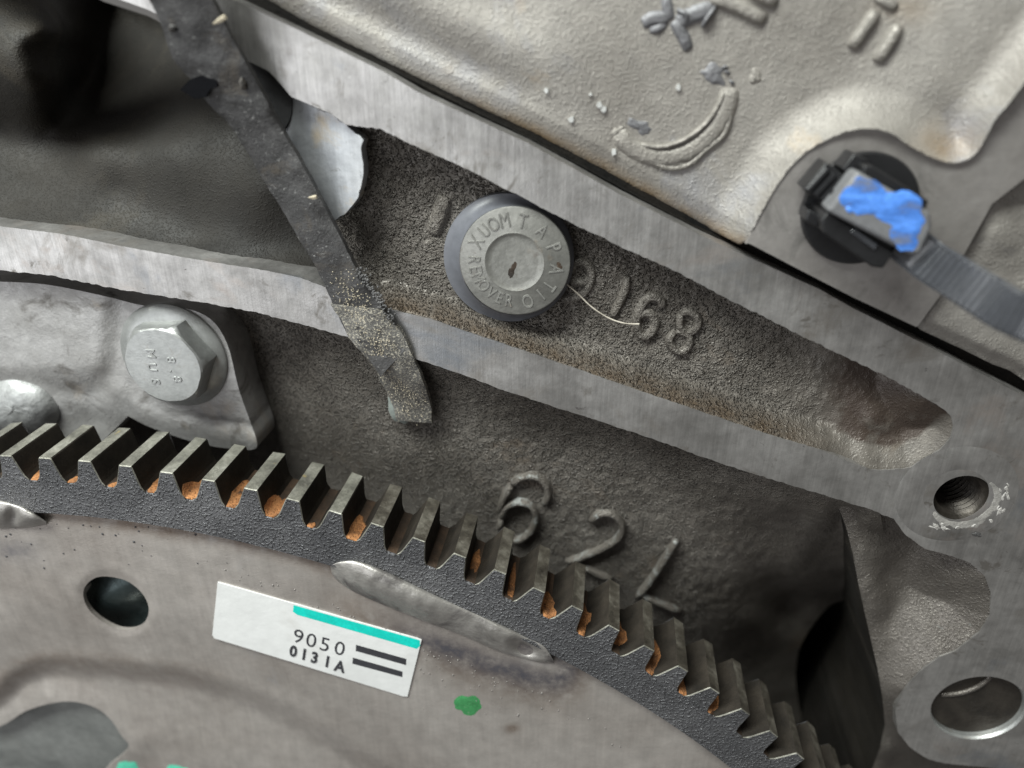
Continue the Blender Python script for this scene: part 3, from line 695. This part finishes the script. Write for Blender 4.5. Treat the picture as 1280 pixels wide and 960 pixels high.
xd = (P(222,478,ztop)-P(214,440,ztop)); xd.z = 0
for ch,(x,y) in (('M',(188,442)),('U',(190,459)),('S',(194,477)),('8',(213,450)),('.',(217,464)),('8',(221,474))):
    letter('raised_letter', ch, P(x,y,ztop+.00004), xd, .0026, .00016, ht, M['bolt'], 1, bev=.00005)

# ================================================================== FLEXPLATE WITH RING GEAR
D0 = .1054; ZG = H-D0; GW = D0*.121
gx, gy = -.9566*D0, -2.6908*D0
RT, RR, RI = 2.0016*D0, 1.9509*D0, 1.8755*D0
DT, T0, HW = .0383, -1.6541, .0056
PZ = ZG-.0014
fx = thing('flexplate', 'brownish steel flexplate with a toothed ring gear welded round its rim, lower left', 'flexplate', (gx, gy, PZ))
K0, K1 = -10, 34
V, Fs = [], []
segs = []
a0 = -(T0+DT*(K0-.5)); a1 = -(T0+DT*(K1+.5)); NS = 46*8
for k in range(NS+1):
    a = a0+(a1-a0)*k/NS; c, s = math.cos(a), math.sin(a)
    for r, z in ((RI+.0004, ZG-GW),(RI,ZG-.0008),(RI+.0003,ZG),(RR-.0003,ZG),(RR,ZG-.0003),(RR,ZG-GW)): V.append((gx+r*c, gy+r*s, z))
for k in range(NS):
    for j in range(5): Fs.append((k*6+j, k*6+j+1, (k+1)*6+j+1, (k+1)*6+j)[::-1])
rg = mesh('ring_gear', V, Fs, fx, None, 30)
rg.data.materials.append(M['gear']); rg.data.materials.append(M['rootrust'])
for p in rg.data.polygons:
    if p.index % 5 == 4: p.material_index = 1
# one tooth round the gear axis, angle zero along +x
def tooth_mesh(var):
    rv = random.Random(100+var)
    prof = [(-.0172,RR-.0006),(-.0145,RR+.00008),(-.0122,RR+.0008),(-.0108,RR+.0016),(-.0064,RT-.00035),(-HW,RT),(HW,RT),(.0064,RT-.00035),(.0108,RT-.0037),(.0122,RR+.0008),(.0145,RR+.00008),(.0172,RR-.0006)]
    prof = [(t+rv.uniform(-.00022,.00022)*(3 < q < 9), r+rv.uniform(-.00013,.00007)*(3 < q < 8)) for q,(t,r) in enumerate(prof)]
    V, Fs = [], []; n = len(prof)
    for z, s in ((ZG+.00004, 1),(ZG-GW+.0006, 1),(ZG-GW, .998)):
        for t, r in prof:
            V.append((r*math.cos(t), r*math.sin(t), z-PZ+(rv.uniform(-.0003,.0003) if s != 1 or z < ZG-.001 else 0)))
    Fs.append(tuple(range(n)))
    Fs.append(tuple(range(2*n, 3*n))[::-1])
    for l in (0, 1):
        for i in range(n-1): Fs.append((l*n+i, (l+1)*n+i, (l+1)*n+i+1, l*n+i+1))
        Fs.append((l*n+n-1, (l+1)*n+n-1, (l+1)*n, l*n))
    me = bpy.data.meshes.new('tooth'); me.from_pydata(V, [], Fs); me.update()
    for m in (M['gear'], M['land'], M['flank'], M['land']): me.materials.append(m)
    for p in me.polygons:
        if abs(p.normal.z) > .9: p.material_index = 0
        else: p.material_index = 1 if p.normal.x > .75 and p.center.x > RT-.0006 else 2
    bm = bmesh.new(); bm.from_mesh(me); bmesh.ops.recalc_face_normals(bm, faces=bm.faces)
    zt = ZG+.00004-PZ
    ed = [e for e in bm.edges if all(abs(v.co.z-zt) < 1e-6 for v in e.verts) and max(v.co.x for v in e.verts) > RR+.0002]
    bmesh.ops.bevel(bm, geom=ed, offset=.00016, segments=1, affect='EDGES', material=3)
    bm.to_mesh(me); bm.free()
    return me
tms = [tooth_mesh(v) for v in range(7)]
dark_teeth = []
for v in range(5):
    gm = tooth_mesh(20+v); gm.materials[1] = M['darkland']; dark_teeth.append(gm)
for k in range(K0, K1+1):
    t = link('tooth', tms[(k*3+k*k) % 7] if k < 10 else dark_teeth[(k*2) % 5], rg); t.rotation_euler = (0, 0, -(T0+DT*k))
    t.scale = (1, 1, 1)
bevel_me = None
# rust on the roots between the teeth, its lit slivers put in as orange lumps: (gap after tooth k, centre across, z from front 0..1, size across, size along, height)
for i,(k,u,w,su,sl,hh) in enumerate([(1,.15,.22,.7,.32,.3),(2,.05,.07,.7,.08,.12),(3,.2,.05,.4,.08,.12),(4,.15,.22,.75,.30,.3),(5,.02,.30,1.0,.42,.4),(6,0,.28,1.0,.40,.4),(7,.02,.22,1.0,.34,.35),(8,-.1,.05,.4,.07,.12),(9,-.05,.2,1.0,.32,.4),
                                     (14,.1,.22,.95,.32,.4),(15,.15,.32,.8,.34,.4),(16,.1,.45,.8,.36,.4),(12,0,.5,.5,.3,.2),(13,.1,.4,.5,.35,.2),(17,.1,.34,1.0,.44,.5),(18,.1,.30,.8,.40,.4),(19,.15,.28,.8,.34,.4),(20,.25,.55,.3,.14,.2)]):
    ac = -(T0+DT*(k+.5)); V, Fs = [], []; n, m = 9, 9
    rr = np.random.RandomState(i+5); ph = rr.rand(4)*6
    for a in range(n+1):
        f = a/n
        for b in range(16):
            t = 2*math.pi*b/16; q = f*(1+.18*math.sin(2*t+ph[0])+.14*math.sin(3*t+ph[1])+.1*math.sin(5*t+ph[2]))
            da = -(u*.0055+su*.0080*q*math.cos(t)); zz = ZG-.0001-GW*max(.0,(w+sl*q*math.sin(t)))
            side = max(0, abs(da)-.0048)/.0042
            r = RR+.00004+.0001+hh*MM*(1-f**2)*(.7+.3*rr.rand())*.6+.0014*min(side,1.2)**1.3*1.4-(.0002 if f == 1 else 0)
            V.append((gx+r*math.cos(ac+da), gy+r*math.sin(ac+da), min(zz, ZG-.00005)))
    for a in range(n):
        for b in range(16): Fs.append((a*16+b, (a+1)*16+b, (a+1)*16+(b+1)%16, a*16+(b+1)%16))
    mesh('lit_rust_patch', V, Fs, rg, M['rust'], 180)

# the plate
def arcpx(r, z, ka, kb, n=60):
    out = []
    for t in np.linspace(ka, kb, n):
        a = -(T0+DT*t); out.append(to_px((gx+r*math.cos(a), gy+r*math.sin(a), z)))
    return out
pout = arcpx(RI+.0010, PZ, -8, 30, 90)+[(1120,1330),(-330,1330)]
pzmm = PZ*1000
hole_a = smooth([(104,745),(107,732),(120,722),(138,721),(160,727),(178,742),(186,760),(182,776),(170,786),(150,787),(128,777),(111,762)], True, 4)
hole_b = smooth([(-60,925),(0,908),(30,890),(60,880),(90,877),(118,884),(138,899),(152,920),(161,932),(150,946),(135,958),(110,985),(60,1000),(-60,1000)], True, 4)
ridge_p = smooth([(-330,985),(-70,900),(-5,862),(10,845),(40,829),(80,824),(150,829),(230,838),(300,857),(360,884),(420,918),(470,952),(540,1010),(800,1330)], False, 4)
def plz(x, y):
    d = dist(x, y, ridge_p)
    below = inside(np.c_[x, y], np.vstack([ridge_p, [(800,1400),(-330,1400)]]))
    s = np.where(below, d, -d)
    z = pzmm-2.6*sstep(-6, 24, s)-1.0*sstep(-80,-6,s)+1.2*sstep(20,110,s)
    hb_ = dist(x, y, hole_b, True)
    z = z+.9*np.exp(-(hb_/26)**2)*below
    ha = dist(x, y, hole_a, True)
    z = z-.35*np.exp(-(ha/5)**2)
    return z+.10*fbm(x/50, y/50, 88, 2)
bead_line = [(413,716),(440,742),(500,772),(560,792),(620,815),(668,830),(692,834)]
ring_line = arcpx(RI, PZ, -8, 30, 50)
def burn0(x, y):
    return np.clip(.75*sstep(26, 2, dist(x, y, ring_line))*sstep(620, 420, x)+.8*np.exp(-((dist(x, y, bead_line)-26)/26)**2)*sstep(380,470,x)+.5*np.exp(-((x-640)/9)**2-((y-911)/6)**2)*2+.35*np.exp(-((x-230)/120)**2-((y-660)/16)**2)+.5*np.exp(-((dist(x,y,ridge_p)-4)/9)**2)*sstep(420,60,x), 0, 1)
def burn1(x, y): return np.clip(.9*np.exp(-((dist(x, y, bead_line)-18)/15)**2)*sstep(440,560,x)*(y > 740)+.6*np.exp(-((x-10)/40)**2-((y-690)/14)**2), 0, 1)
sheet('plate', pout, plz, fx, M['plate'], step=4, holes=[hole_a, hole_b], depth=2.6, hdepth=.9, sm=50, stains=[burn0, burn1])
# weld beads where plate and gear meet
def bead(up, lo, h, seed, crater=None):
    U = resample(smooth(up, False, 6), 5, False); n = len(U)
    Lw = smooth(lo, False, 6); d = np.r_[0, np.cumsum(np.hypot(*np.diff(Lw, axis=0).T))]; t = np.linspace(0, d[-1], n)
    Lw = np.c_[np.interp(t, d, Lw[:,0]), np.interp(t, d, Lw[:,1])]
    V, Fs = [], []; m = 12
    for i in range(n):
        s = i/(n-1)
        for j in range(m+1):
            v = j/m; q = U[i]*(1-v)+Lw[i]*v
            e = min(1, 5*s+.05, 5*(1-s)+.05)*(1-(.6*math.exp(-((s-.60)/.13)**2) if crater and crater[1] > 2 else 0))
            z = ZG*1000+.1-(1.5*v)+h*math.sin(math.pi*v)**.8*e
            z += .16*math.sin(s*95+3*v*(1-v)*4)*math.sin(math.pi*v)*e*.5
            if crater: z -= crater[1]*math.exp(-((s-crater[0])/.055)**2-((v-.5)/.3)**2)
            if j in (0, m): z -= .5
            V.append(PA(q[0], q[1], z*MM))
    for i in range(n-1):
        for j in range(m): Fs.append((i*(m+1)+j, i*(m+1)+j+1, (i+1)*(m+1)+j+1, (i+1)*(m+1)+j)[::-1])
    return mesh('weld_bead', np.array(V), Fs, fx, M['weld'], 180)
bead([(413,708),(422,702),(445,700),(480,712),(540,741),(600,768),(650,791),(680,806),(692,826)], [(413,710),(418,724),(440,740),(480,758),(530,778),(580,797),(630,818),(668,828),(692,829)], 2.1, 1, (.86, 3.2))
bead([(-40,618),(-10,622),(15,628),(35,636),(58,652)], [(-40,662),(-10,662),(15,662),(40,660),(58,656)], 1.5, 2, (.55,1.6))
# paint spots on the plate
plz1 = lambda x, y: plz(x, y)+.03
blob_patch('paint_spot', (585,881), 17, 12, -5, plz1, .09, fx, M['green'], 4, rag=.2)
blob_patch('paint_spot', (161,962), 14, 11, 20, plz1, .09, fx, M['mint'], 5, rag=.2)
blob_patch('paint_spot', (222,966), 16, 9, 0, plz1, .09, fx, M['mint'], 6, rag=.2)
# weld spatter
def grains(name, spots, zf, parent, mat, rmin, rmax, n):
    bm = bmesh.new(); rr = random.Random(9)
    for i in range(n):
        x, y = spots(rr); z = zf(np.array([x]), np.array([y]))[0]
        c = P(x, y, z*MM); r = rr.uniform(rmin, rmax)
        mt = Matrix.Translation(c-wloc(parent)) @ Matrix.Rotation(rr.random()*6, 4, 'Z') @ Matrix.Diagonal((r*rr.uniform(.7,1.4), r, r*.8, 1))
        bmesh.ops.create_icosphere(bm, subdivisions=1, radius=1, matrix=mt)
    me = bpy.data.meshes.new(name); bm.to_mesh(me); bm.free()
    return link(name, me, parent, mat, 'stuff', sm=180)
def sp(rr):
    t = rr.betavariate(1.5,1.5); x = 300+400*t+rr.gauss(0,60); lo = 735+ (x-415)*.42
    return x, lo+20+abs(rr.gauss(0,26))
grains('weld_spatter', sp, plz, fx, M['spatter'], .00009, .00024, 150)
def sp2(rr): return rr.uniform(0, 320), 655+rr.uniform(0,1)**1.6*60+ .00*0
grains('weld_spatter', sp2, plz, fx, M['ink'], .00012, .0003, 36)
# what shows through the plate's openings
cv = thing('converter_cover', 'dull mottled grey cover seen through the curved openings of the flexplate', 'cover', P(80,880,PZ-.006))
sheet('cover_face', [(-90,840),(60,850),(130,850),(210,900),(220,1040),(-90,1040)], pzmm-5.2, cv, M['smoke'], step=0, bstep=20, depth=2)
sheet('cover_face', smooth([(80,700),(140,690),(210,740),(215,800),(150,810),(85,780)], True, 4), lambda x, y: pzmm-4.6+1.3*np.sin((x*.6+y)/16), cv, M['glint'], step=6, depth=2, sm=180)

# ================================================================== LABEL
lab = thing('label_sticker', 'white part label with a teal edge and the print 9050 over 0131A, on the flexplate', 'label', P(395,800,PZ))
LZ = pzmm+.28
lq = [(272,728),(527,800),(509,872),(265,797)]
bevel(sheet('paper', lq, LZ, lab, M['paper'], step=0, bstep=6, depth=.35, sm=30), .00005)
sheet('teal_stripe', [(367,756.5),(526.6,801),(524,812),(366,767)], LZ+.02, lab, M['teal'], step=0, bstep=8, depth=.03, sm=30)
for a in ([(445,806),(508.5,824),(507.5,831.5),(444,813.5)], [(441,822),(504.5,840),(503,846.5),(440,829.5)]): sheet('printed_bar', a, LZ+.02, lab, M['ink'], step=0, bstep=8, depth=.03, sm=30)
xl = P(527,800,LZ*MM)-P(272,728,LZ*MM)
for ch,(x,y) in zip('9050',((373,796.5),(389,801.5),(406,806.5),(424.5,811.5))): letter('printed_digit', ch, P(x,y,(LZ+.02)*MM), xl, .0056, .00003, lab, M['ink'], .86)
for ch,(x,y) in zip('0131A',((366.5,814.5),(380,818.5),(393,822.5),(409,827.5),(424.5,833.5))): letter('printed_digit' if ch != 'A' else 'printed_letter', ch, P(x,y,(LZ+.02)*MM), xl, .0044, .00003, lab, M['ink'], .72, bev=.00014)

# ================================================================== RUBBER STRIP
st = thing('rubber_strip', 'dusty dark rubber strip slanting down across the machined rails, gritty at its lower end', 'rubber strip', P(440,370,.0005))
Lf = [(40,-260),(150,-40),(187,0),(204,41),(219,79),(240,100),(262,131),(285,154),(300,176),(322,214),(351,259),(375,300),(402,347),(419,387),(438,422),(458,444),(474,470)]
Rt = [(165,-260),(248,-40),(265,0),(284,37),(303,72),(320,102),(335,130),(349,157),(372,196),(395,238),(416,279),(432,309),(444,334),(470,372),(482,388),(496,406),(510,434)]
zs = [13,9,8,7,6,5.2,4.4,3.8,3,2.3,1.9,1.7,1.5,1.4,1.3,1.2,1.1]
def ribbon(name, Ls, Rs, zz, mat, th=1.3, m=10, crown=.7, seed=0, jag=2.4):
    n = len(Ls)*4
    def rs(a):
        a = smooth(a, False, 4); return resample(a, 1e9, False) if 0 else np.c_[np.interp(np.linspace(0,len(a)-1,n), range(len(a)), a[:,0]), np.interp(np.linspace(0,len(a)-1,n), range(len(a)), a[:,1])]
    A, B = rs(Ls), rs(Rs); zl = np.interp(np.linspace(0,1,n), np.linspace(0,1,len(zz)), zz)
    A = A+jag*np.c_[fbm(A[:,1]/7, A[:,0]/7, seed), fbm(A[:,1]/7, A[:,0]/7, seed+3)]; B = B+jag*.5*np.c_[fbm(B[:,1]/7, B[:,0]/7, seed+5), 0*A[:,0]]
    V, Fs = [], []
    for side in (0, 1):
        for i in range(n):
            for j in range(m+1):
                v = j/m; q = A[i]*(1-v)+B[i]*v
                z = zl[i]+crown*(1-(2*v-1)**4)*.6+.65*float(fbm(np.array([q[0]/16]), np.array([q[1]/16]), seed+11, 3)[0])
                V.append(PA(q[0], q[1], z*MM) if side == 0 else PA(q[0], q[1], z*MM)-np.array([0,0,th*MM]))
    w = m+1; o = n*w
    for i in range(n-1):
        for j in range(m):
            Fs.append((i*w+j, (i+1)*w+j, (i+1)*w+j+1, i*w+j+1)); Fs.append((o+i*w+j, o+i*w+j+1, o+(i+1)*w+j+1, o+(i+1)*w+j))
        Fs.append((i*w, o+i*w, o+(i+1)*w, (i+1)*w)); Fs.append((i*w+m, (i+1)*w+m, o+(i+1)*w+m, o+i*w+m))
    for j in range(m): Fs.append((j, j+1, o+j+1, o+j)); Fs.append(((n-1)*w+j, o+(n-1)*w+j, o+(n-1)*w+j+1, (n-1)*w+j+1))
    return mesh(name, np.array(V), Fs, st, mat, 60)
ribbon('strip_body', Lf, Rt, zs, M['tape'], seed=1)
ribbon('gritty_end', [(413,380),(428,403),(438,424),(452,440),(466,458),(478,482),(488,500),(497,525)], [(478,388),(492,404),(504,420),(515,444),(526,470),(534,492),(539,512),(540,529)], [1.7,1.7,1.6,1.2,0,-2.0,-3.6,-4.6], M['sand'], seed=7)
blob_patch('pale_tail', (500,505), 15, 24, -8, lambda x, y: -5.2+0*x, 1.4, st, M['tail'], 3, rag=.15)  # mint light on the strip's tail put into its colour
def sg(rr):
    t = rr.random(); 
    return 430+t*90+rr.gauss(0,9), 350+t*165+rr.gauss(0,10)
def sgz(x, y): return np.interp(y, [340,430,460,525], [2.15,2.05,.6,-4.2])
grains('grit', sg, sgz, st, M['grain'], .00005, .00013, 700)
def ge(rr):
    t = rr.random(); return 447+t*46+rr.gauss(0,3.0), 336+t*66+rr.gauss(0,3.5)
grains('dark_crumbs', ge, sgz, st, M['tape'], .00012, .0003, 150)
blob_patch('rubber_blister', (303,103), 5, 12, -20, lambda x,y: 5.0+0*x, .8, st, M['tape'], 5, rag=.15)
blob_patch('rubber_blister', (216,35), 7, 5, 20, lambda x,y: 7.2+0*x, .7, st, M['tape'], 6, rag=.15)
# torn opening in the strip's left edge, its shade painted as a black sheet
sheet('notch_shade', [(225,112),(238,99),(252,94),(270,99),(272,108),(262,112),(258,121),(244,124)], 6.0, st, M['void'], step=0, bstep=4, depth=.4)
# splinters
for (a,b,c_,z,lb) in (((282,21),(274,26),(266,30),8.2,'pale splinter standing off the top of the rubber strip'),((396,246),(391,247),(385,247),3.6,'tiny pale splinter on the right edge of the rubber strip halfway down')):
    s_ = thing('splinter', lb, 'splinter', P(*b, z*MM), 'pale splinters on the rubber strip')
    sweep('sliver', [P(*a,z*MM), P(*b,z*MM), P(*c_,(z+.3)*MM)], [.00035,.00035,.00005], s_, M['grain'], 5)

# ================================================================== CABLE CLIP AND ITS STRAP
cl = thing('cable_tie', 'black cable tie clip with blue paint on its head and a ribbed strap', 'cable tie', P(1076,262,.0022))
bc_ = P(1076,263,.0035); rbz = (P(1150,258,.0035)-P(1001,268,.0035)).length/2
lathe('base_disc', [(rbz,.0022),(rbz,.0030),(rbz*.97,.0035),(rbz*.5,.0036),(.0001,.0036)], bc_, cl, M['black'], 64, 35)
def prism(name, pts, z0, z1, mat, bev=.0003, parent=cl, **kw):
    """solid block: outline traced at its top face z1, same outline straight down to z0 (mm)"""
    p = PA(np.array(pts)[:,0], np.array(pts)[:,1], z1*MM); n = len(p)
    V = np.vstack([p, p-np.array([0,0,(z1-z0)*MM])])
    Fs = [tuple(range(n))[::-1], tuple(range(n,2*n))]+[(i, (i+1)%n, n+(i+1)%n, n+i) for i in range(n)]
    o = mesh(name, V, Fs, parent, mat, 30, **kw)
    bm = bmesh.new(); bm.from_mesh(o.data); bmesh.ops.recalc_face_normals(bm, faces=bm.faces); bm.to_mesh(o.data); bm.free()
    return bevel(o, bev, 3, 30) if bev else o
prism('release_tab', [(1033,203),(1063,223),(1030,256),(1004,237)], 3, 8.0, M['black'])
for k in range(3):
    a = k*9-4
    sweep('tab_rib', [P(1038+a,214+a*.66,.0083), P(1014+a,240+a*.66,.0083)], .0005, cl, M['black'], 6)
prism('clip_lug', [(1068,192),(1086,200),(1066,222),(1052,212)], 3, 8, M['black'])
prism('clip_lug', [(1010,262),(1034,270),(1020,286),(1006,276)], 3, 8, M['black'])
prism('clip_wall', [(1080,207),(1092,208),(1162,252),(1156,262),(1126,250),(1078,222)], 3, 11.0, M['black'])
prism('clip_wall', [(1026,276),(1034,265),(1118,316),(1104,336),(1090,334),(1030,292)], 3, 11.0, M['black'])
prism('clip_slot', [(1062,290),(1068,285),(1098,306),(1094,314)], 10, 11.3, M['strap'], .0002)
prism('clip_floor', [(1040,240),(1082,214),(1160,258),(1110,316),(1030,268)], 3, 9.6, M['black'])
prism('clip_head', [(1073,214),(1164,266),(1166,284),(1152,318),(1140,320),(1033,264)], 8, 12.4, M['greyface'], .0006)
for i,(x,y,a,b,g) in enumerate([(1082,247,29,24,35),(1126,264,34,23,32),(1132,294,20,18,40),(1062,262,5,4,0)]):
    blob_patch('blue_paint', (x,y), a, b, g, 12.45, .10+.004*i, cl, M['blue'], 50+i, rag=.22)
# strap, rising toward the viewer as it leaves the clip
sc = smooth([(1128,300),(1146,314),(1164,328),(1195,347),(1230,369),(1262,388),(1300,404),(1350,422),(1450,455),(1570,492)], False, 8)
sc = resample(sc, 2.2, False); n = len(sc); t = np.linspace(0,1,n)
szs = 9.5+17.5*sstep(1132,1316,sc[:,0])**.9
C = PA(sc[:,0], sc[:,1], szs*MM)
V, Fs = [], []; hw = .0029
ridge = 0
for i in range(n):
    d = C[min(i+1,n-1)]-C[max(i-1,0)]; d /= np.linalg.norm(d); s = np.cross(d, [0,0,1]); s /= np.linalg.norm(s); u = np.cross(s, d)
    rib = .00034 if (i % 4) < 2 else 0
    if sc[i,0] < 1155: rib = 0
    row = [(-1,-.5),(-1,.35),(-.86,.5),(-.78,.36),(.78,.36),(.86,.5),(1,.35),(1,-.5)]
    for j,(a,b) in enumerate(row):
        V.append(C[i]+s*a*hw+u*(b*.0013+(rib if j in (3,4) else 0)))
m = 8
for i in range(n-1):
    for j in range(m): Fs.append((i*m+j, i*m+(j+1)%m, (i+1)*m+(j+1)%m, (i+1)*m+j))
Fs += [tuple(range(m)), tuple(range((n-1)*m, n*m))[::-1]]
mesh('strap', np.array(V), Fs, cl, M['strap'], 30)

# ================================================================== LOOSE FLAKES
fl = [((848,109),4.2,'white triangular flake in the middle of the round cast ring'),((749,131),4.6,'bright metal flake beside the left end of the cast ring, upper of two'),((755,137),4.2,'bright metal flake beside the left end of the cast ring, lower of two'),
      ((767,190),5,'bright flake just below the left end of the crescent mark'),((683,114),4.2,'small bright flake on the cover high above the round plug'),((714,149),4.2,'small bright flake on the cover near the black gasket line'),((738,118),2.4,'tiny grey flake left of the cast ring')]
for i,((x,y),s,lb) in enumerate(fl):
    z = hz(np.array([x*1.]), np.array([y*1.]))[0]
    t = thing('metal_flake', lb, 'flake', P(x,y,z*MM), 'loose flakes on the aluminium cover')
    rr = random.Random(i); a = rr.random()*3
    pts = [(x+s*math.cos(a+k*2*math.pi/5)*rr.uniform(.5,1.1), y+s*1.2*math.sin(a+k*2*math.pi/5)*rr.uniform(.5,1.1)) for k in range(5)]
    prism('flake_body', pts, z-.1, z+.45, M['flake'], 0, parent=t)
